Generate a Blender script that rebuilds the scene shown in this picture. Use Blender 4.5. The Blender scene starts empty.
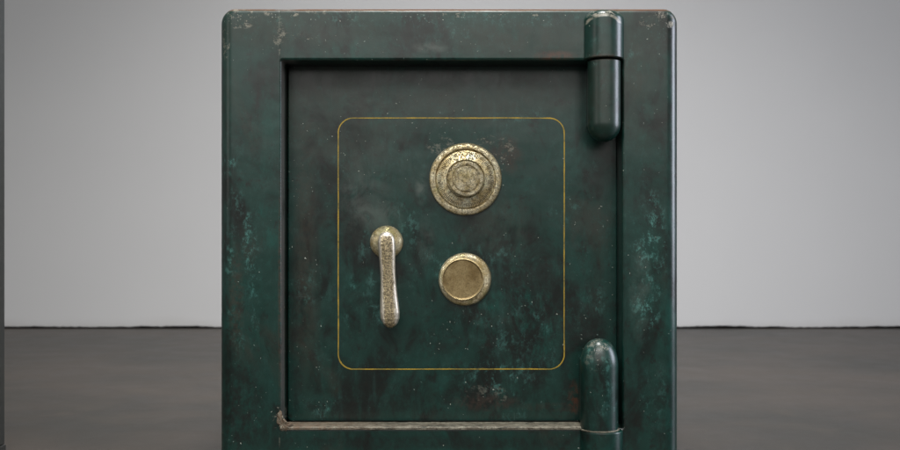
import bpy, bmesh, math, random
from mathutils import Vector, noise as mnoise
random.seed(7)
S = bpy.context.scene
COL = S.collection

# ------------------------------------------------------------------ camera, light, exposure
D = 1.30                       # camera to the front plane of the safe (m)
PX = 0.60 / 456.0              # metres per photo pixel at the front plane
CZ = 0.36                      # camera height
F_PX = D / PX
CY_PX = 240.0                  # photo row of the camera's height
CX_PX = 450.0
cam_d = bpy.data.cameras.new('camera'); cam = bpy.data.objects.new('camera', cam_d); COL.objects.link(cam)
cam.location = (0, -D, CZ); cam.rotation_euler = (math.radians(90), 0, 0)
cam_d.sensor_width = 36.0; cam_d.lens = 36.0 * F_PX / 900.0
cam_d.shift_y = (CY_PX - 225.0) / 900.0
cam_d.clip_start = 0.05; cam_d.clip_end = 100
cam_d.dof.use_dof = True; cam_d.dof.focus_distance = D + 0.005; cam_d.dof.aperture_fstop = 9.0
S.camera = cam

w = bpy.data.worlds.new('World'); S.world = w; w.use_nodes = True
bg = w.node_tree.nodes['Background']
bg.inputs[0].default_value = (0.88, 0.88, 0.84, 1); bg.inputs[1].default_value = 0.26

def area(name, loc, target, sx, sy, power, col=(1, 1, 1), spread=180):
    l = bpy.data.lights.new(name, 'AREA'); l.shape = 'RECTANGLE'; l.size = sx; l.size_y = sy
    l.energy = power; l.color = col; l.spread = math.radians(spread)
    o = bpy.data.objects.new(name, l); COL.objects.link(o); o.location = loc
    o.rotation_euler = (Vector(target) - Vector(loc)).to_track_quat('-Z', 'Y').to_euler()
    return o
area('softbox_above_camera', (-0.10, -1.70, 2.10), (0.0, 0.0, 0.55), 1.6, 0.8, 15, (1.0, 0.985, 0.96), 120)
area('broad_panel_behind_camera', (0.0, -3.4, 2.0), (0.0, 0.0, 0.9), 5.0, 2.2, 38, (1.0, 0.985, 0.95))
area('window_light_right', (2.75, -0.05, 1.05), (0.2, 0.1, 0.55), 1.0, 1.7, 50, (0.82, 0.86, 1.0))
area('window_light_left', (-2.6, -1.5, 1.2), (-0.1, 0.2, 0.5), 0.7, 1.3, 4, (1.0, 0.95, 0.90))
area('added_overhead_light', (0.0, -0.2, 3.1), (0.0, 1.5, 0.0), 0.6, 0.6, 28, (1.0, 0.98, 0.95), 78)  # unseen lamp added overhead to brighten the wall foot and floor
S.view_settings.view_transform = 'Standard'; S.view_settings.look = 'None'
S.view_settings.exposure = 0.0; S.view_settings.gamma = 1.0
S.render.engine = 'CYCLES'

def P(px, py, y=0.0):
    """photo pixel -> point in the plane at depth y"""
    k = PX * (D + y) / D
    return Vector(((px - CX_PX) * k, y, CZ + (CY_PX - py) * k))
def R_(r, y=0.0): return r * PX * (D + y) / D

# ------------------------------------------------------------------ node helpers
class NT:
    def __init__(s, name):
        s.m = bpy.data.materials.new(name); s.m.use_nodes = True
        s.t = s.m.node_tree; s.n = s.t.nodes; s.b = s.n['Principled BSDF']
        tc = s.n.new('ShaderNodeTexCoord'); s.co = tc.outputs['Object']
        sp = s.n.new('ShaderNodeSeparateXYZ'); s.t.links.new(s.co, sp.inputs[0])
        s.x, s.y, s.z = sp.outputs
    def put(s, sock, v):
        if hasattr(v, 'is_output'): s.t.links.new(v, sock)
        elif isinstance(v, (tuple, list)):
            sock.default_value = tuple(v) + (1,) if (len(v) == 3 and len(sock.default_value) == 4) else v
        else: sock.default_value = v
    def math(s, op, a, b=0.0, clamp=False):
        n = s.n.new('ShaderNodeMath'); n.operation = op; n.use_clamp = clamp
        s.put(n.inputs[0], a); s.put(n.inputs[1], b); return n.outputs[0]
    def mul(s, *a):
        r = a[0]
        for q in a[1:]: r = s.math('MULTIPLY', r, q)
        return r
    def add(s, *a):
        r = a[0]
        for q in a[1:]: r = s.math('ADD', r, q)
        return r
    def mx(s, *a):
        r = a[0]
        for q in a[1:]: r = s.math('MAXIMUM', r, q)
        return r
    def rng(s, v, a, b, c=0.0, d=1.0):
        n = s.n.new('ShaderNodeMapRange'); n.interpolation_type = 'SMOOTHSTEP'
        s.put(n.inputs[0], v)
        for i, q in enumerate((a, b, c, d)): s.put(n.inputs[i + 1], q)
        return n.outputs[0]
    def mapv(s, scale=(1, 1, 1), loc=(0, 0, 0), rot=(0, 0, 0)):
        n = s.n.new('ShaderNodeMapping'); s.t.links.new(s.co, n.inputs[0])
        n.inputs[1].default_value = loc; n.inputs[2].default_value = rot; n.inputs[3].default_value = scale
        return n.outputs[0]
    def noise(s, scale, detail=4, rough=0.55, vec=None, dist=0.0):
        n = s.n.new('ShaderNodeTexNoise'); s.put(n.inputs['Vector'], vec if vec is not None else s.co)
        n.inputs['Scale'].default_value = scale; n.inputs['Detail'].default_value = detail
        n.inputs['Roughness'].default_value = rough; n.inputs['Distortion'].default_value = dist
        return n.outputs['Fac']
    def vor(s, scale, vec=None, feat='F1'):
        n = s.n.new('ShaderNodeTexVoronoi'); n.feature = feat
        s.put(n.inputs['Vector'], vec if vec is not None else s.co); n.inputs['Scale'].default_value = scale
        return n.outputs['Distance'], n.outputs.get('Color')
    def mix(s, f, a, b):
        n = s.n.new('ShaderNodeMix'); n.data_type = 'RGBA'
        s.put(n.inputs[0], f); s.put(n.inputs[6], a); s.put(n.inputs[7], b); return n.outputs[2]
    def blob(s, px, py, rx, ry, y=0.0, soft=1.0):
        """elliptical patch centred at a place on the safe"""
        p = P(px, py, y)
        dx = s.math('DIVIDE', s.math('SUBTRACT', s.x, p.x), R_(rx, y))
        dz = s.math('DIVIDE', s.math('SUBTRACT', s.z, p.z), R_(ry, y))
        d2 = s.add(s.mul(dx, dx), s.mul(dz, dz))
        return s.rng(d2, 1.0, max(0.0, 1.0 - soft), 0.0, 1.0)
    def bump(s, h, strength=0.3, dist=0.001, normal=None):
        n = s.n.new('ShaderNodeBump'); n.inputs['Strength'].default_value = strength
        n.inputs['Distance'].default_value = dist; s.put(n.inputs['Height'], h)
        if normal is not None: s.t.links.new(normal, n.inputs['Normal'])
        return n.outputs[0]
    def out(s, color=None, rough=None, metal=None, normal=None, **kw):
        b = s.b
        if color is not None: s.put(b.inputs['Base Color'], color)
        if rough is not None: s.put(b.inputs['Roughness'], rough)
        if metal is not None: s.put(b.inputs['Metallic'], metal)
        if normal is not None: s.t.links.new(normal, b.inputs['Normal'])
        for k, v in kw.items(): s.put(b.inputs[k.replace('_', ' ')], v)
        return s.m

# ------------------------------------------------------------------ worn green paint
def paint_material(name, patches, seed=0.0, arc=None, tone=1.0, rust=(), chips=(), scuffs=(), pale_patches=(), topedge=False, seam=False, wipe=(), grime_shade=(), bloom=()):
    q = NT(name)
    sh = (seed * 3.1, seed * 1.7, seed * 2.3)
    big = q.noise(7.0, 5, 0.6, q.mapv((1, 1, 0.75), sh), 0.4)
    mid = q.noise(26.0, 6, 0.68, q.mapv((1, 1, 0.55), sh), 0.6)
    fine = q.noise(150.0, 5, 0.7, q.mapv((1, 1, 0.7), sh))
    teal = q.rng(q.add(q.mul(big, 0.62), q.mul(mid, 0.62)), 0.49, 0.66)
    col = q.mix(teal, (0.0042 * tone, 0.0088 * tone, 0.0070 * tone), (0.0040 * tone, 0.0330 * tone, 0.0255 * tone))
    # warm, dirty brown-grey bloom of old varnish
    wn = q.noise(9.0, 5, 0.65, q.mapv((1, 1, 0.6), (4 + sh[0], 2, 9)), 0.8)
    warm = q.mul(q.rng(wn, 0.56, 0.74), 0.8)
    for p in wipe: warm = q.mx(warm, q.mul(q.blob(*p), q.rng(mid, 0.30, 0.6), 0.75))
    col = q.mix(q.mul(warm, 0.75), col, (0.0215 * tone, 0.0205 * tone, 0.0125 * tone))
    # blotches of black grime
    bl = q.rng(q.noise(52.0, 7, 0.8, q.mapv((1, 1, 0.8), (7, sh[1], 1)), 0.2), 0.56, 0.66)
    col = q.mix(q.mul(bl, 0.75), col, (0.0070, 0.0062, 0.0050))
    cl = q.rng(q.noise(85.0, 7, 0.85, q.mapv((1, 1, 0.8), (3, 1, sh[2])), 0.1), 0.50, 0.64)
    col = q.mix(q.mul(cl, q.rng(mid, .38, .6), 0.55), col, (0.015, 0.062, 0.052))
    # vertical rubbing marks
    stv = q.noise(60.0, 4, 0.6, q.mapv((1, 1, 0.12), (1, 3, sh[2])))
    col = q.mix(q.mul(q.rng(stv, 0.58, 0.75), 0.35), col, (0.020, 0.062, 0.055))
    # saturated older coats showing through
    bn = q.rng(q.noise(17.0, 7, 0.75, q.mapv((1.1, 1, 0.6), (5, 2, sh[1])), 0.25), 0.52, 0.68)
    bw = 0.36
    for p in bloom: bw = q.mx(bw, q.mul(q.blob(*p[:4]), p[4]))
    col = q.mix(q.mul(bn, bw), col, (0.005, 0.074, 0.058))
    # teal scuffs where the paint is rubbed thin
    sc = q.mul(q.rng(q.noise(70.0, 8, 0.85, q.mapv((1, 1, 0.7), (2, 8, sh[0])), 0.15), 0.50, 0.62), q.rng(q.noise(23.0, 4, 0.6, q.mapv((1, 1, 0.5), (2, 5, sh[0]))), 0.40, 0.60))
    loc = q.rng(q.noise(11.0, 3, 0.5, q.mapv((1, 1, 1), (11, 5, sh[2]))), 0.56, 0.72)
    loc = q.mul(loc, 0.55)
    for p in scuffs: loc = q.mx(loc, q.mul(q.blob(*p[:4]), p[4]))
    col = q.mix(q.mul(sc, loc), col, (0.085, 0.27, 0.24))
    gn = q.rng(q.noise(60.0, 7, 0.8, q.mapv((1, 1, 0.7), (9, 2, 1))), 0.40, 0.60)
    for p in grime_shade: col = q.mix(q.mul(q.blob(*p[:4]), gn, p[4]), col, p[5] if len(p) > 5 else (0.0045, 0.0050, 0.0042))
    # soft pale patches
    for p in pale_patches:
        f = q.mul(q.blob(*p[:4]), q.rng(q.noise(30, 6, 0.7, None, 0.8), 0.35, 0.7), p[4])
        col = q.mix(f, col, (0.11, 0.135, 0.12))
    # rust
    rn = q.rng(q.noise(120.0, 6, 0.75), 0.38, 0.60)
    for p in rust:
        c = p[5] if len(p) > 5 else (0.080, 0.032, 0.018)
        col = q.mix(q.mul(q.blob(*p[:4]), rn, p[4]), col, c)
    # hairline scratches, three directions
    scr = None
    for i, (sc_, ro) in enumerate((((9, 1, 260), 0.5), ((7, 1, 230), -0.9), ((260, 1, 10), 0.12))):
        n_ = q.noise(1.0, 2, 0.5, q.mapv(sc_, (i * 7.3 + seed, 0, i * 3.1), (0, ro, 0)))
        m_ = q.mul(q.rng(n_, 0.745, 0.775), q.rng(q.noise(14, 2, 0.5, q.mapv((1, 1, 1), (i * 5, 0, 3))), 0.5, 0.62))
        scr = m_ if scr is None else q.mx(scr, m_)
    col = q.mix(q.mul(scr, 0.35), col, (0.10, 0.15, 0.135))
    # specks of missing paint, two sizes, irregular
    dens = q.noise(5.5, 3, 0.6, q.mapv((1, 1, 1), (2, 6, 9 + seed)))
    spk = None
    for sc_, lo, rad in ((95.0, 0.88, 0.085), (190.0, 0.89, 0.115), (330.0, 0.91, 0.20)):
        warp = q.n.new('ShaderNodeVectorMath'); warp.operation = 'ADD'
        q.t.links.new(q.co, warp.inputs[0])
        ns = q.n.new('ShaderNodeTexNoise'); ns.inputs['Scale'].default_value = 260
        q.t.links.new(q.co, ns.inputs['Vector'])
        vs = q.n.new('ShaderNodeVectorMath'); vs.operation = 'SCALE'; q.t.links.new(ns.outputs['Color'], vs.inputs[0]); vs.inputs['Scale'].default_value = 0.006
        q.t.links.new(vs.outputs[0], warp.inputs[1])
        d_, c_ = q.vor(sc_, warp.outputs[0])
        sepc = q.n.new('ShaderNodeSeparateColor'); q.t.links.new(c_, sepc.inputs[0])
        thr = q.math('SUBTRACT', lo + 0.082, q.mul(q.rng(dens, 0.46, 0.70), 0.10))
        for p in patches: thr = q.math('SUBTRACT', thr, q.mul(q.blob(*p[:4]), p[4]))
        on = q.math('GREATER_THAN', sepc.outputs[0], thr)
        size = q.mul(rad, q.rng(sepc.outputs[1], 0.0, 1.0, 0.45, 1.1))
        m_ = q.mul(on, q.rng(q.math('SUBTRACT', d_, size), 0.02, -0.02))
        spk = m_ if spk is None else q.mx(spk, m_)
    col = q.mix(q.mul(spk, 0.75), col, q.mix(q.rng(q.noise(40, 2), 0.4, 0.6), (0.09, 0.16, 0.14), (0.60, 0.64, 0.56)))
    # larger chips to the pale undercoat
    cn = q.rng(q.add(q.mul(q.noise(110.0, 8, 0.9, q.mapv((0.7, 1, 1)), 0.0), .75), q.mul(q.noise(38.0, 3, .6), .25)), 0.535, 0.565)
    chip = 0.0
    for p in chips: chip = q.mx(chip, q.mul(cn, q.rng(q.blob(*p[:4]), 0.05, 0.5), p[4]))
    extra_h = 0.0; te = 0.0
    if topedge:
        nz = q.noise(45.0, 5, 0.7)
        te = q.rng(q.add(q.z, q.mul(q.math('SUBTRACT', nz, 0.5), 0.004)), P(0, 14.6, .016).z, P(0, 12.0, .016).z)
        te = q.mul(te, q.rng(q.add(q.y, q.mul(nz, 0.02)), 0.040, 0.024))
        col = q.mix(q.mul(te, 0.9), col, q.mix(nz, (0.155, 0.055, 0.026), (0.13, 0.085, 0.055)))
    if seam:
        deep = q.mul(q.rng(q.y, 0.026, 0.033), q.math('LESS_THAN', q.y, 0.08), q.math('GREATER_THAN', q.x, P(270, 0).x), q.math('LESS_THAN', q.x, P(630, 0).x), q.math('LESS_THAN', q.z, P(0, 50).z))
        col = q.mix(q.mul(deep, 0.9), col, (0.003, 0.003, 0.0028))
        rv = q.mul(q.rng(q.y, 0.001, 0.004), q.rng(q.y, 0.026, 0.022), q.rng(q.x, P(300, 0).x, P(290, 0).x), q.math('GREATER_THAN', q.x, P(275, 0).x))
        col = q.mix(q.mul(rv, q.rng(mid, 0.2, 0.5), 0.85), col, (0.17, 0.16, 0.155))  # lit look of the left reveal painted in as paler worn grey
    if seam:   # the joint between the left stile and the rails: a shallow filled groove
        xs = P(279.5, 0).x
        wob = q.mul(q.math('SUBTRACT', q.noise(40, 3, 0.5), 0.5), 0.0012)
        dd = q.math('ABSOLUTE', q.math('SUBTRACT', q.add(q.x, wob), xs))
        outside = q.mx(q.math('GREATER_THAN', q.z, P(0, 60).z), q.math('LESS_THAN', q.z, P(0, 432).z))
        g = q.mul(q.rng(dd, 0.0016, 0.0004), outside)
        extra_h = q.mul(g, -0.5)
        col = q.mix(q.mul(g, q.rng(q.noise(90, 5, 0.7), 0.45, 0.6), 0.55), col, (0.13, 0.14, 0.11))
    if arc:
        ring = q.math('SUBTRACT', q.rng(q.blob(603.3, 25, 20.2, 12, -.02), 0, .08), q.rng(q.blob(603.3, 25.6, 18.4, 10.2, -.02), 0, .25), True)
        chip = q.mx(chip, q.mul(ring, q.math('GREATER_THAN', q.z, P(0, 26).z), q.rng(q.noise(80, 4, .7), .36, .52), 0.8))
    if chips: col = q.mix(q.math('MINIMUM', chip, 1.0), col, q.mix(fine, (0.14, 0.115, 0.08), (0.46, 0.45, 0.37)))
    rough = q.add(0.20, q.mul(te, 0.35), q.mul(mid, 0.24), q.mul(warm, 0.10), q.mul(spk, 0.2), q.mul(sc, loc, 0.2))
    wav = q.noise(11.0, 3, 0.5)
    n1 = q.bump(wav, 0.55, 0.0035)
    h = q.add(q.mul(mid, 0.35), q.mul(fine, 0.16), q.mul(spk, -0.5), q.mul(chip, -0.5) if chips else 0.0, extra_h, q.mul(scr, -0.1))
    n2 = q.bump(h, 0.45, 0.0011, n1)
    return q.out(col, rough, 0.0, n2, Specular_IOR_Level=q.math('SUBTRACT', 0.55, q.mul(te, 0.5)), Coat_Weight=q.math('SUBTRACT', 0.25, q.mul(te, 0.25)), Coat_Roughness=0.22)

DD = 0.045   # the door's face lies this far behind the frame's
M_frame = paint_material('frame paint', [
        (250, 15, 60, 14, 0.12), (660, 28, 24, 20, 0.10), (430, 17, 60, 7, 0.30), (560, 17, 60, 6, 0.18), (330, 22, 40, 12, .18), (645, 260, 26, 90, 0.02), (655, 405, 24, 40, 0.05)],
    chips=[(238, 18, 26, 13, 1), (282, 13, 22, 6, 1), (279, 35, 7, 24, 0.55), (660, 20, 26, 10, 0.9), (350, 12, 60, 3.4, .7), (300, 36, 26, 5, .6),
           (277, 418, 7, 14, 1), (225, 35, 6, 30, .6), (480, 15, 80, 3, .6)],
    scuffs=[(648, 260, 24, 95, 1.0), (470, 20, 240, 9, 0.35), (240, 270, 24, 110, 0.7), (655, 400, 20, 45, 0.35), (330, 20, 90, 10, .4)],
    pale_patches=[(430, 47, 22, 8, 0.5), (640, 290, 14, 60, .35)],
    rust=[(556, 56, 26, 7, 0.8), (236, 300, 10, 70, 0.32, (0.07, .035, .022)), (281, 290, 4, 150, 0.7, (0.06, .036, .025)), (615, 40, 5, 24, 0.3, (0.12, 0.10, 0.05))],
    wipe=[(300, 30, 120, 26), (520, 40, 120, 26), (640, 70, 34, 100)], seed=0.3,
    bloom=[(250, 230, 34, 110, .85), (272, 280, 10, 120, .7), (645, 280, 26, 130, .75), (250, 360, 30, 50, .4), (480, 24, 200, 12, .4)],
    grime_shade=[(238, 410, 36, 70, .85), (275, 60, 14, 30, .4), (450, 442, 240, 8, .6), (665, 430, 18, 90, .6), (632, 420, 14, 80, .5)], topedge=True, seam=True)  # low blobs: black mottling, plus the dimmer light at the foot painted in
M_door = paint_material('door paint', [
        (470, 335, 58, 34, 0.12), (430, 350, 22, 16, 0.10), (500, 160, 20, 28, 0.10), (466, 136, 40, 10, 0.09), (395, 262, 40, 40, 0.05), (345, 170, 40, 50, .02), (540, 330, 50, 60, .02)],
    scuffs=[(500, 385, 50, 26, 1.0), (405, 225, 26, 34, 0.35), (530, 340, 50, 60, 0.4), (600, 320, 20, 40, .35), (500, 312, 50, 30, .25)],
    pale_patches=[(378, 214, 30, 26, 0.45), (385, 165, 60, 40, 0.16), (360, 200, 30, 60, 0.22), (500, 130, 60, 20, .1), (420, 188, 8, 20, 0.65), (350, 200, 18, 34, .25), (425, 240, 12, 30, .3)],
    rust=[(578, 404, 7, 22, 0.95), (512, 152, 17, 24, 0.6, (0.040, 0.024, 0.015)), (488, 408, 42, 11, 0.75, (0.038, .026, .020)), (300, 240, 14, 170, 0.25, (.05, .035, .022)), (560, 413, 60, 6, .3, (.05, .032, .022))],
    chips=[(492, 148, 32, 20, 0.45), (440, 142, 18, 12, .35), (484, 400, 36, 12, 0.22)],
    wipe=[(330, 100, 100, 90), (450, 90, 180, 40), (302, 280, 18, 150), (500, 225, 50, 40)], seed=1.1,
    bloom=[(360, 320, 50, 80, .5), (520, 330, 70, 70, .9), (430, 400, 80, 30, .7), (540, 230, 40, 80, .5), (380, 160, 50, 60, .5), (600, 260, 20, 80, .5)],
    grime_shade=[(466, 180, 50, 48, .75), (465, 280, 36, 34, .6), (388, 250, 26, 36, .6), (500, 150, 26, 30, .8, (.016, .010, .006)), (450, 72, 180, 8, .8),
           (480, 405, 60, 14, .85), (292, 330, 10, 110, .7), (575, 400, 16, 40, .7), (430, 345, 40, 22, .5), (350, 412, 90, 9, .7)])
M_hinge = paint_material('hinge paint', [(605, 90, 30, 60, 0.05), (600, 400, 30, 40, 0.05)],
    chips=[(603, 16, 26, 6, 1.0), (598, 343, 18, 8, 0.5), (591, 355, 10, 18, .25)],
    scuffs=[(598, 356, 22, 18, 0.9), (605, 395, 12, 30, .3)],
    rust=[(601, 60, 26, 4, .4)], wipe=[(603, 90, 30, 60)], seed=2.4, arc=True)

# worn sill: pale bare metal and old cream paint
q = NT('worn cream sill')
n1 = q.noise(110, 7, 0.8, q.mapv((0.8, 1, 1))); n2 = q.noise(240, 5, 0.7)
c = q.mix(q.rng(n1, 0.35, 0.65), (0.085, 0.070, 0.050), (0.26, 0.245, 0.19))
c = q.mix(q.rng(n2, 0.55, 0.68), c, (0.05, 0.035, 0.022))
c = q.mix(q.mul(q.rng(q.noise(75, 7, .85, q.mapv((.7, 1, 2), (3, 3, 3))), .53, .58), .85), c, (0.030, 0.034, 0.026))
lf = q.rng(q.x, P(420, 0).x, P(285, 0).x)
c = q.mix(q.mul(lf, q.rng(n2, 0.35, 0.6), 0.8), c, (0.17, 0.11, 0.07))
M_sill = q.out(c, 0.55, 0.15, q.bump(q.add(n1, n2), 0.5, 0.001))

# brass with pitted plating
def brass(name, light=1.0, pit=1.0, centre=None, ticks=0, y=0.0):
    q = NT(name)
    a = q.noise(520, 5, 0.9); b = q.noise(60, 5, 0.7); g = q.noise(18, 4, 0.6, None, 0.5)
    c = q.mix(q.rng(b, 0.35, 0.65), (0.56 * light, 0.44 * light, 0.22 * light), (0.90 * light, 0.82 * light, 0.60 * light))
    c = q.mix(q.mul(q.rng(g, 0.52, 0.68), 0.5), c, (0.30, 0.33, 0.13))
    pits = q.mul(q.rng(q.add(q.mul(a, .7), q.mul(q.noise(330, 4, .7), .3)), 0.50, 0.55), pit)
    pv, _ = q.vor(760)
    pits = q.mx(pits, q.mul(q.rng(pv, 0.34, 0.20), q.rng(b, 0.40, 0.55), pit))
    h = q.mul(pits, -1.0)
    if ticks:
        p = P(*centre, y)
        dx = q.math('SUBTRACT', q.x, p.x); dz = q.math('SUBTRACT', q.z, p.z)
        ang = q.math('ARCTAN2', dx, dz)
        saw = q.math('ABSOLUTE', q.math('SUBTRACT', q.math('FRACT', q.add(q.mul(ang, ticks / (2 * math.pi)), 100.0)), 0.5))
        rad = q.math('SQRT', q.add(q.mul(dx, dx), q.mul(dz, dz)))
        long_ = q.math('ABSOLUTE', q.math('SUBTRACT', q.math('FRACT', q.add(q.mul(ang, ticks / 5 / (2 * math.pi)), 100.0)), 0.5))
        band = q.mul(q.rng(rad, R_(24.2, y), R_(24.6, y)), q.rng(rad, R_(27.9, y), R_(27.6, y)))
        band2 = q.mul(q.rng(rad, R_(22.6, y), R_(22.9, y)), q.rng(rad, R_(27.9, y), R_(27.6, y)))
        t_ = q.mx(q.mul(q.rng(saw, 0.24, 0.12), band), q.mul(q.rng(long_, 0.045, 0.02), band2))
        c = q.mix(q.mul(t_, 0.95), c, (0.04, 0.03, 0.018)); h = q.add(h, q.mul(t_, -0.8))
    c = q.mix(q.mul(q.rng(q.noise(95, 5, .75), .52, .66), .45), c, (0.10, 0.075, 0.035))
    c = q.mix(q.mul(pits, 0.9), c, (0.060, 0.042, 0.022))
    rough = q.add(0.27, q.mul(pits, 0.38), q.mul(b, 0.15))
    return q.out(c, rough, q.math('SUBTRACT', 0.80, q.mul(pits, 0.5)), q.bump(h, 0.6, 0.0006))
M_brass = brass('pitted brass', 1.0, 1.0)
M_rim = brass('brass rim', 1.2, 0.8)
M_knob = brass('pitted brass knob', 1.0, 0.9)
M_dial = brass('engraved pitted brass', 1.35, 0.9, (465.7, 179.3), 100, DD - 0.012)
def lever_mat():
    q = NT('handle brass')
    yv = 0.012
    cx = q.add(P(386.5, 0, yv).x, q.mul(q.math('SUBTRACT', P(0, 240, yv).z, q.z), 3.2 / 80.0))
    off = q.math('ABSOLUTE', q.math('SUBTRACT', q.x, cx))
    a = q.noise(380, 6, 0.9); b = q.noise(90, 5, .7)
    mid = q.rng(q.add(off, q.mul(q.math('SUBTRACT', b, .5), .006)), R_(6.6, yv), R_(3.4, yv))
    mid = q.mul(mid, q.rng(q.z, P(0, 234, yv).z, P(0, 239, yv).z))
    c = q.mix(mid, (1.0, 0.92, 0.78), (0.80, 0.66, 0.40))
    pits = q.mx(q.mul(q.rng(a, 0.46, 0.52), q.rng(mid, 0, .6)), q.mul(q.rng(a, 0.56, 0.60), 0.7))
    lows = q.mul(q.rng(a, 0.44, 0.38), mid)
    c = q.mix(q.mul(pits, 0.85), c, (0.05, 0.034, 0.020)); c = q.mix(q.mul(lows, .7), c, (.62, .52, .33))
    return q.out(c, q.add(0.33, q.mul(pits, .3), q.mul(mid, .1)), q.math('SUBTRACT', .8, q.mul(pits, .5)), q.bump(q.mul(pits, -1.0), .6, .0006))
M_lever = lever_mat()
q = NT('dull bronze')
a = q.noise(40, 6, .7); b = q.noise(500, 5, .8)
c = q.mix(q.rng(a, .35, .65), (0.24, 0.165, 0.070), (0.42, 0.32, 0.16)); c = q.mix(q.mul(q.rng(b, .5, .6), .5), c, (.10, .07, .035))
edge = q.blob(462.6, 279, 20.6, 20.2, DD, .10)
c = q.mix(q.mul(q.math('SUBTRACT', 1.0, edge), q.rng(b, .4, .55)), c, (.85, .70, .40))
M_brass_dull = q.out(c, q.add(.34, q.mul(b, .2)), .75, q.bump(b, .4, .0005))
M_brass_pale = brass('pale worn brass', 1.1, 0.45)

q = NT('gold line')
M_gold = q.out(q.mix(q.mul(q.rng(q.noise(150, 6, 0.85), 0.54, 0.62), 0.5), q.mix(q.rng(q.noise(25, 5, 0.7), 0.38, 0.62), (0.50, 0.33, 0.035), (0.28, 0.21, 0.04)), (0.02, 0.035, 0.025)), 0.5, 0.2)
q = NT('black gap'); M_black = q.out(q.mix(q.noise(90), (0.006, 0.006, 0.005), (0.014, 0.012, 0.010)), 0.8)
q = NT('dark iron'); M_iron = q.out(q.mix(q.noise(60, 5), (0.02, 0.019, 0.018), (0.06, 0.04, 0.03)), 0.6, 0.4)

# ------------------------------------------------------------------ mesh helpers
def finish(name, bm, mat, parent=None, label=None, smooth=True, sharp=38):
    bmesh.ops.recalc_face_normals(bm, faces=bm.faces)
    me = bpy.data.meshes.new(name)
    if smooth:
        for f in bm.faces: f.smooth = True
        for e in bm.edges:
            if len(e.link_faces) == 2 and e.calc_face_angle(0) > math.radians(sharp): e.smooth = False
    bm.to_mesh(me); bm.free(); me.materials.append(mat)
    o = bpy.data.objects.new(name, me); COL.objects.link(o)
    if parent: o.parent = parent
    if smooth:
        md = o.modifiers.new('wn', 'WEIGHTED_NORMAL'); md.keep_sharp = True
    if label: o['label'] = label
    return o
def rr(x0, x1, z0, z1, r, y, m=8):
    pts = []
    r = max(r, 1e-4)
    for cx, cz, a0 in ((x1 - r, z1 - r, 0), (x0 + r, z1 - r, 90), (x0 + r, z0 + r, 180), (x1 - r, z0 + r, 270)):
        for i in range(m + 1):
            a = math.radians(a0 + 90 * i / m); pts.append(Vector((cx + r * math.cos(a), y, cz + r * math.sin(a))))
    return pts
def loft(bm, loops, cap0=False, cap1=False):
    vs = [[bm.verts.new(p) for p in L] for L in loops]
    for a, b in zip(vs, vs[1:]):
        n = len(a)
        for i in range(n): bm.faces.new((a[i], a[(i + 1) % n], b[(i + 1) % n], b[i]))
    if cap0: bm.faces.new(vs[0])
    if cap1: bm.faces.new(vs[-1][::-1])
    return vs
def box(bm, x0, x1, y0, y1, z0, z1, bev=0.0, seg=2):
    t = bmesh.new(); bmesh.ops.create_cube(t, size=1)
    for v in t.verts: v.co = Vector(((x0 + x1) / 2 + v.co.x * (x1 - x0), (y0 + y1) / 2 + v.co.y * (y1 - y0), (z0 + z1) / 2 + v.co.z * (z1 - z0)))
    if bev: bmesh.ops.bevel(t, geom=t.edges[:], offset=bev, segments=seg, affect='EDGES', profile=0.5)
    me = bpy.data.meshes.new('t'); t.to_mesh(me); t.free(); bm.from_mesh(me); bpy.data.meshes.remove(me)
def lathe(bm, prof, c, axis, n=72, sx=1.0, sy=1.0):
    """prof: list of (radius, height). axis 'y' grows towards the camera, 'z' upwards"""
    loops = []
    for r, h in prof:
        L = []
        for i in range(n):
            a = 2 * math.pi * i / n
            if axis == 'y': L.append(Vector((c[0] + r * math.cos(a) * sx, c[1] - h, c[2] + r * math.sin(a) * sy)))
            else: L.append(Vector((c[0] + r * math.cos(a) * sx, c[1] + r * math.sin(a) * sy, c[2] + h)))
        loops.append(L)
    loft(bm, loops, True, True)

# ------------------------------------------------------------------ the setting
def struct(o): o['kind'] = 'structure'; return o
q = NT('floor surface')
n1 = q.noise(1.6, 6, 0.6, q.mapv((1.0, 1.5, 1)), 0.5); n2 = q.noise(9, 6, 0.65, q.mapv((0.9, 1.0, 1)), 0.3); n3 = q.noise(70, 5, 0.7)
c = q.mix(q.rng(n1, 0.34, 0.66), (0.037, 0.035, 0.031), (0.062, 0.051, 0.043))
c = q.mix(q.mul(q.rng(n2, 0.50, 0.72), 0.4), c, (0.092, 0.078, 0.064))
c = q.mix(q.mul(q.rng(n2, 0.47, 0.30), 0.35), c, (0.022, 0.022, 0.022))
c = q.mix(q.mul(q.rng(n3, 0.60, 0.72), 0.25), c, (0.11, 0.10, 0.09))
n4 = q.noise(330, 4, 0.8); c = q.mix(q.mul(q.rng(n4, .5, .62), .3), c, (0.10, 0.092, 0.082)); c = q.mix(q.mul(q.rng(n4, .46, .36), .4), c, (0.018, 0.017, 0.016))
ln = q.noise(1.0, 3, .6, q.mapv((1.2, 60, 1), (0, 2, 0), (0, 0, .15))); c = q.mix(q.mul(q.rng(ln, .70, .74), q.rng(n2, .45, .55), .5), c, (0.16, .15, .135))
M_floor = q.out(c, q.add(0.34, q.mul(n2, 0.22)), 0.0, q.bump(q.add(n2, q.mul(n3, .3)), 0.25, 0.002), Specular_IOR_Level=0.3)
bm = bmesh.new(); box(bm, -5, 5, -4, 4.5, -0.1, 0.0)
struct(finish('floor', bm, M_floor, smooth=False))

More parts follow.
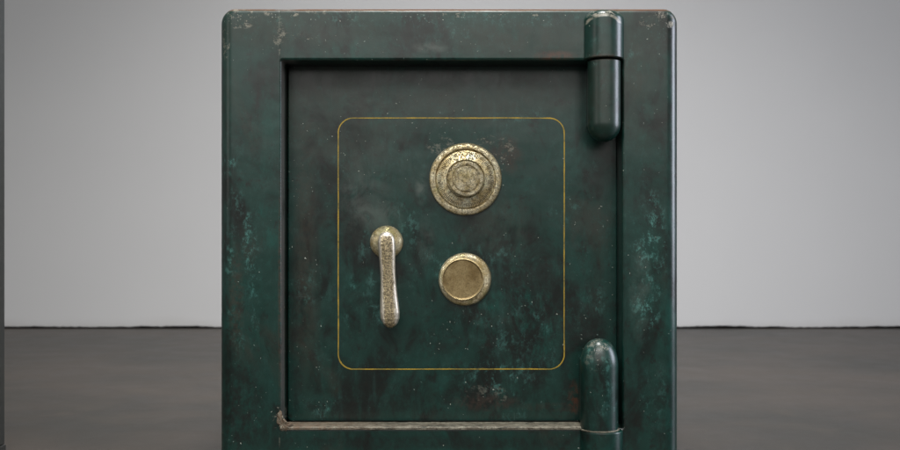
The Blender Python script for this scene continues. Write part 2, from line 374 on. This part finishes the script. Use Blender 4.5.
WY = D * 0 + (F_PX * CZ / (328.5 - CY_PX)) - D      # distance of the wall's foot
q = NT('dark wall core'); M_core = q.out(q.mix(q.noise(30), (0.010, 0.008, 0.006), (0.03, 0.024, 0.018)), 0.9)
q = NT('wall plaster')
n1 = q.noise(1.3, 4, 0.5); n2 = q.noise(30, 5, 0.65); n3 = q.noise(4, 5, 0.6)
c = q.mix(n1, (0.545, 0.545, 0.550), (0.60, 0.60, 0.602))
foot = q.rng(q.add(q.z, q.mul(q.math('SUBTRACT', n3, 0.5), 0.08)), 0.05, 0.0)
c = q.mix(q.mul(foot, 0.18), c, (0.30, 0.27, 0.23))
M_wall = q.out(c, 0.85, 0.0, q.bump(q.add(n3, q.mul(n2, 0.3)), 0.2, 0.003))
# plaster ends unevenly just above the floor; the brick behind shows as a dark slit
bm = bmesh.new(); N = 700; rows = []
def foot_z(x):
    return 0.0068 + 0.007 * mnoise.noise(Vector((x * 3.1, 0, 0))) + 0.004 * mnoise.noise(Vector((x * 14, 4, 0))) + 0.0035 * mnoise.noise(Vector((x * 60, 9, 0)))
for i in range(N + 1):
    x = -4.0 + 8.0 * i / N
    zb = max(0.001, foot_z(x))
    rows.append([bm.verts.new((x, WY + 0.03, zb)), bm.verts.new((x, WY + 0.002, zb)), bm.verts.new((x, WY, zb + 0.003)), bm.verts.new((x, WY, 3.2)), bm.verts.new((x, WY + .03, 3.2))])
for a, b in zip(rows, rows[1:]):
    for k in range(4): bm.faces.new((a[k], b[k], b[k + 1], a[k + 1]))
wall = struct(finish('wall', bm, M_wall, smooth=False))
bm = bmesh.new(); box(bm, -4.2, 4.2, WY + 0.0301, WY + 0.25, -0.002, 3.2)
struct(finish('wall_core', bm, M_core, parent=wall, smooth=False))

# dark post at the left margin, from floor to ceiling height
q = NT('dark grey post paint')
n1 = q.noise(6, 5, 0.6, q.mapv((1, 1, .4))); n2 = q.noise(90, 5)
M_post = q.out(q.mix(n1, (0.045, 0.052, 0.052), (0.070, 0.072, 0.070)), q.add(.45, q.mul(n2, .2)), 0.0, q.bump(n2, .2, .001))
py_ = 0.30
px1 = P(5.2, 0, py_ + 0.08).x
bm = bmesh.new(); box(bm, px1 - 0.08, px1, py_, py_ + 0.08, 0.013, 2.6, 0.003)
post = finish('post', bm, M_post)
post['label'] = 'dark grey square upright post at the left margin, in front of the pale wall'; post['category'] = 'post'
bm = bmesh.new(); box(bm, px1 - 0.10, px1 + 0.001, py_ - 0.02, py_ + 0.081, 0.001, 0.0125, 0.001)
finish('base_plate', bm, M_post, post)

# ------------------------------------------------------------------ the safe
safe = bpy.data.objects.new('safe', None); COL.objects.link(safe); safe.empty_display_size = 0.1
safe['label'] = 'old dark green iron safe with brass dial and handle, chipped paint, standing on the floor'
safe['category'] = 'safe'

RB = 0.0195
X0, X1 = P(221.2, 0, RB * .8).x, P(677.2, 0, RB * .8).x
ZT, ZB = P(0, 9.6, RB * .8).z, P(0, 492).z
OX0, OX1, OZ1, OZ0 = P(281.5, 0).x, P(622.5, 0).x, P(0, 60.5).z, P(0, 428.2).z
RB = 0.0195
bm = bmesh.new(); loops = []
loops.append(rr(OX0, OX1, OZ0, OZ1, 0.002, DD + 0.03))
loops.append(rr(OX0, OX1, OZ0, OZ1, 0.002, 0.004))
for k in range(1, 5):
    a = math.radians(90 * k / 4); e = 0.004 * (1 - math.cos(a)); 
    loops.append(rr(OX0 - e, OX1 + e, OZ0 - e, OZ1 + e, 0.002 + e, 0.004 - 0.004 * math.sin(a)))
for k in range(0, 11):
    a = math.radians(90 * k / 10); i_ = RB * (1 - math.sin(a))
    loops.append(rr(X0 + i_, X1 - i_, ZB + i_ * .38, ZT - i_ * .38, 0.0200 - i_ * .97, RB * (1 - math.cos(a))))
loops.append(rr(X0, X1, ZB, ZT, 0.0200, 0.50))
loops.append(rr(X0 + 0.012, X1 - 0.012, ZB + 0.012, ZT - 0.012, 0.008, 0.512))
loft(bm, loops, True, True)
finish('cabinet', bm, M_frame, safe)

# black rebate behind the door's edge
DX0, DX1 = P(287.4, 0, DD).x, P(617.5, 0, DD).x
DZ1, DZ0 = P(0, 64.2, DD).z, P(0, 421.5, DD).z
bm = bmesh.new(); loops = []
e = 0.0025
for k in range(0, 6):
    a = math.radians(90 * k / 5)
    loops.append(rr(DX0 + e * (1 - math.sin(a)), DX1 - e * (1 - math.sin(a)), DZ0 + e * (1 - math.sin(a)), DZ1 - e * (1 - math.sin(a)), 0.006, DD + e * (1 - math.cos(a))))
loops.append(rr(DX0, DX1, DZ0, DZ1, 0.006, DD + 0.028))
loft(bm, loops, True, True)
door = finish('door', bm, M_door, safe)
# pinstripe: a hand-painted line, a third of a millimetre proud
bm = bmesh.new()
a_ = P(338.3, 369, DD); b_ = P(564.2, 118, DD)
base = rr(a_.x, b_.x, a_.z, b_.z, R_(15, DD), 0, 14)
dense = []
for i in range(len(base)):
    p0, p1 = base[i], base[(i + 1) % len(base)]
    n = max(1, int((p1 - p0).length / 0.004))
    for k in range(n): dense.append(p0.lerp(p1, k / n))
inner, outer, inf, outf = [], [], [], []
n = len(dense)
for i, p in enumerate(dense):
    t = (dense[(i + 1) % n] - dense[i - 1]).normalized(); nn = Vector((t.z, 0, -t.x))
    wv = mnoise.noise(p * 14) * 0.0004
    hw = 0.00080 + 0.00042 * mnoise.noise(p * 60 + Vector((3, 0, 0)))
    pc = p + nn * wv
    inner.append(Vector((pc.x - nn.x * hw, DD + 0.0002, pc.z - nn.z * hw))); inf.append(Vector((pc.x - nn.x * hw * .9, DD - 0.0003, pc.z - nn.z * hw * .9)))
    outer.append(Vector((pc.x + nn.x * hw, DD + 0.0002, pc.z + nn.z * hw))); outf.append(Vector((pc.x + nn.x * hw * .9, DD - 0.0003, pc.z + nn.z * hw * .9)))
loft(bm, [inner, inf, outf, outer])
finish('pinstripe', bm, M_gold, door, smooth=False)

# worn sill along the foot of the opening, with its curled corner
bm = bmesh.new()
sx0, sx1 = P(283.5, 0).x, P(582, 0).x
n = 120; rows = []
for i in range(n + 1):
    x = sx0 + (sx1 - sx0) * i / n
    j = mnoise.noise(Vector((x * 70, 0, 0))) * 0.0006; j2 = mnoise.noise(Vector((x * 45, 7, 0))) * 0.0011
    zt = OZ0 + 0.0022
    sec = [(-0.0008, OZ0 - 0.0020 + j2), (-0.0022, OZ0 - 0.0014 + j), (-0.0022, zt - 0.0012), (-0.0012, zt + j * .4), (DD - 0.012, zt), (DD - 0.012, OZ0 - 0.0005), (0.003, OZ0 - 0.0005)]
    rows.append([bm.verts.new((x, yy, zz)) for yy, zz in sec])
for a, b in zip(rows, rows[1:]):
    for k in range(7): bm.faces.new((a[k], b[k], b[(k + 1) % 7], a[(k + 1) % 7]))
bm.faces.new(rows[0]); bm.faces.new(rows[-1][::-1])
# curled, flaking corner
random.seed(3)
cp0 = [(278, 413), (280.5, 410.5), (282, 414), (284, 419), (288, 422), (293, 424.5), (292, 429), (286, 430.5), (281, 431), (279.5, 427), (276.5, 423), (277.5, 418)]
cp = []
for i in range(len(cp0)):
    a, b = cp0[i], cp0[(i + 1) % len(cp0)]
    for k in range(4):
        t = k / 4; cp.append((a[0] + (b[0] - a[0]) * t + random.uniform(-.7, .7), a[1] + (b[1] - a[1]) * t + random.uniform(-.7, .7)))
f0 = [bm.verts.new(P(x, y, 0) + Vector((0, -0.0005, 0))) for x, y in cp]
f1 = [bm.verts.new((P(x, y, 0) * 1.0).lerp(P(283, 422, 0), 0.25 + random.uniform(-.1, .15)) + Vector((0, -0.0022 + random.uniform(-.001, .001), 0))) for x, y in cp]
for i in range(len(cp)):
    bm.faces.new((f0[i], f0[(i + 1) % len(cp)], f1[(i + 1) % len(cp)], f1[i]))
fc = bm.verts.new(P(283, 424, 0) + Vector((0, -0.0012, 0)))
for i in range(len(cp)): bm.faces.new((f1[i], f1[(i + 1) % len(cp)], fc))
finish('sill', bm, M_sill, safe, 'worn cream strip along the foot of the door opening')

# hinges
def bullet(r, length, tip, up=True, m=10, power=1.0):
    """cylinder whose far end closes in a bullet nose"""
    pr = [(r - 0.0012, 0.0), (r, 0.0012), (r, length - tip)]
    for k in range(1, m):
        t = k / m; pr.append((r * math.cos(t * math.pi / 2) ** power, length - tip + tip * math.sin(t * math.pi / 2)))
    pr.append((r * 0.02, length))
    return pr if up else [(a, -b) for a, b in pr]
def hinge(label, build):
    h = bpy.data.objects.new('hinge', None); COL.objects.link(h); h.parent = safe; h['label'] = label
    build(h); return h
YH = 0.002
def upper(h):
    yv = YH
    c = P(603.6, 60.2, yv); r = R_(20.3, yv) * 0.985; top = P(603, 12.5, yv).z - c.z
    bm = bmesh.new()
    pr = [(r - .0012, 0), (r, .0012), (r, top - 0.012)] + [(r - 0.012 * (1 - math.cos(math.radians(a))) , top - 0.012 + 0.012 * math.sin(math.radians(a))) for a in range(15, 91, 15)] + [(r * .3, top + .0006)]
    lathe(bm, pr, (c.x, YH, c.z), 'z', 64)
    finish('knuckle', bm, M_hinge, h)
    c = P(604.0, 61.3, yv); r = R_(16.8, yv) * 0.985
    bm = bmesh.new(); L = c.z - P(0, 142, yv).z
    lathe(bm, bullet(r, L, 0.024, False), (c.x, YH, c.z), 'z', 64)
    finish('barrel', bm, M_hinge, h)
    bm = bmesh.new(); box(bm, c.x - r * .80, c.x + r * .74, YH + .004, DD + 0.001, c.z - L + 0.024, c.z - 0.002, 0.002)
    finish('leaf', bm, M_hinge, h)
def lower(h):
    yv = YH
    c = P(599.2, 428.6, yv); r = R_(19.2, yv) * 0.985; L = P(0, 338.5, yv).z - c.z
    bm = bmesh.new(); lathe(bm, bullet(r, L, 0.036, True, 14, 0.8), (c.x, YH, c.z), 'z', 64)
    finish('barrel', bm, M_hinge, h)
    bm = bmesh.new(); box(bm, c.x - r * .86, c.x + r * .86, YH + .004, DD + 0.001, c.z + .003, c.z + L - 0.03, 0.002)
    finish('leaf', bm, M_hinge, h)
    c2 = P(601.2, 429.2, yv); r2 = R_(22.0, yv) * 0.985
    bm = bmesh.new()
    pr = [(r2 * .3, -.0625), (r2 - .006, -.062), (r2, -.054), (r2, -0.002), (r2 - .0006, -.0006), (r2 - .002, 0)]
    lathe(bm, pr, (c2.x, YH, c2.z), 'z', 64)
    finish('knuckle', bm, M_hinge, h)
    bm = bmesh.new()
    lathe(bm, [(r + .0002, -.0002), (r + .0014, .0004), (r + .0012, .0016), (r + .0001, .0018)], (c.x, YH, c2.z), 'z', 64)
    finish('washer', bm, M_sill, h)
hinge('upper hinge, hanging bullet-shaped barrel under a round knuckle', upper)
hinge('lower hinge with its rounded nose pointing up', lower)

# combination dial
dial = bpy.data.objects.new('combination_dial', None); COL.objects.link(dial); dial.parent = safe
c = P(465.5, 179.3, DD); K = R_(1, DD - 0.008)
bm = bmesh.new()
lathe(bm, [(36.2 * K, 0), (36.4 * K, .002), (35.9 * K, .0040), (34.6 * K, .0056), (32 * K, .0062), (30.6 * K, .0060), (30.1 * K, .0052), (29.9 * K, .0004), (20 * K, .0003)], c, 'y', 96)
finish('dial_rim', bm, M_rim, dial)
bm = bmesh.new()
lathe(bm, [(28.7 * K, .0005), (28.7 * K, .0058), (28.2 * K, .0066), (24 * K, .0084), (19.4 * K, .0104), (18.9 * K, .0096), (18.6 * K, .006)], (c.x, c.y, c.z), 'y', 96)
finish('dial_ring', bm, M_dial, dial)
bm = bmesh.new(); K2 = R_(1, DD - 0.02); c2 = P(465.9, 179.6, DD)
lathe(bm, [(17.6 * K2, .010), (17.7 * K2, .0190), (17.2 * K2, .0203), (16.2 * K2, .0206), (14.1 * K2, .0204), (13.7 * K2, .0180), (12.9 * K2, .0180), (12.5 * K2, .0204), (8 * K2, .0207), (1 * K2, .0208)], c2, 'y', 96)
finish('dial_knob', bm, M_knob, dial)
# keyhole cover
key = bpy.data.objects.new('keyhole_cover', None); COL.objects.link(key); key.parent = safe
c = P(464.9, 279.2, DD); K = R_(1, DD - 0.006)
bm = bmesh.new()
lathe(bm, [(26.3 * K, 0), (26.5 * K, .002), (26.0 * K, .0045), (24.8 * K, .0066), (23 * K, .0074), (21.5 * K, .0072), (15 * K, .0070)], c, 'y', 96)
finish('rim', bm, M_brass_pale, key)
c = P(462.6, 279.0, DD); K = R_(1, DD - 0.012)
bm = bmesh.new()
lathe(bm, [(21.2 * K, .006), (21.2 * K, .0120), (20.9 * K, .0131), (20.2 * K, .0134), (19.4 * K, .0129), (18.8 * K, .0122), (10 * K, .0120), (1 * K, .0119)], c, 'y', 96)
finish('cover_disc', bm, M_brass_dull, key)
# handle
hd = bpy.data.objects.new('door_handle', None); COL.objects.link(hd); hd.parent = safe
c = P(386.6, 242.2, DD); K = R_(1, DD - 0.006)
bm = bmesh.new()
lathe(bm, [(16.4 * K, 0), (16.6 * K, .0015), (16.3 * K, .003), (15.2 * K, .0052), (12.5 * K, .0082), (9 * K, .0105), (7.5 * K, .013), (7.0 * K, .026)], c, 'y', 72)
finish('escutcheon', bm, M_brass_pale, hd)
YL = DD - 0.036
tab = [(231.5, 0.4, 386.4), (232.2, 3.2, 386.4), (234, 5.8, 386.4), (237, 7.7, 386.4), (242, 8.7, 386.5), (250, 8.6, 386.8), (262, 7.9, 387.2), (275, 7.6, 387.7), (285, 7.9, 388.1), (295, 8.6, 388.5), (305, 9.4, 389.0), (313, 9.9, 389.4), (319, 9.4, 389.6), (323.5, 7.6, 389.8), (326.5, 5.0, 389.9), (328.2, 2.2, 389.9), (328.7, 0.4, 389.9)]
import bisect
def interp(py, k):
    ys = [t[0] for t in tab]; i = max(1, min(len(tab) - 1, bisect.bisect_right(ys, py))); a, b = tab[i - 1], tab[i]
    t = (py - a[0]) / (b[0] - a[0]); return a[k] + (b[k] - a[k]) * t
bm = bmesh.new(); loops = []
rowsz = sorted(set([t[0] for t in tab] + [231.5 + i * 97.2 / 60 for i in range(61)]))
for pyy in rowsz:
    hw = R_(interp(pyy, 1), YL); cc = P(interp(pyy, 2), pyy, YL); L = []
    t = (pyy - 231.5) / 97.2
    yc = YL + 0.006 + 0.006 * math.cos(t * math.pi) * -0.6      # gentle bow
    dep = hw * 0.75
    for i in range(40):
        a = 2 * math.pi * i / 40; ca, sa = math.cos(a), math.sin(a); ex = 0.80
        L.append(Vector((cc.x + hw * math.copysign(abs(ca) ** ex, ca), yc + dep * math.copysign(abs(sa) ** ex, sa), cc.z)))
    loops.append(L)
loft(bm, loops, True, True)
finish('lever', bm, M_lever, hd, sharp=70)

# the lever keeps pale polished flanks and a brown pitted middle
# feet under the cabinet
for sx in (-1, 1):
    for yy in (0.06, 0.44):
        bm = bmesh.new(); lathe(bm, [(.030, 0), (.031, .004), (.026, .012), (.022, ZB + .001)], (sx * 0.24, yy, 0.0), 'z', 32)
        finish('foot', bm, M_iron, safe)
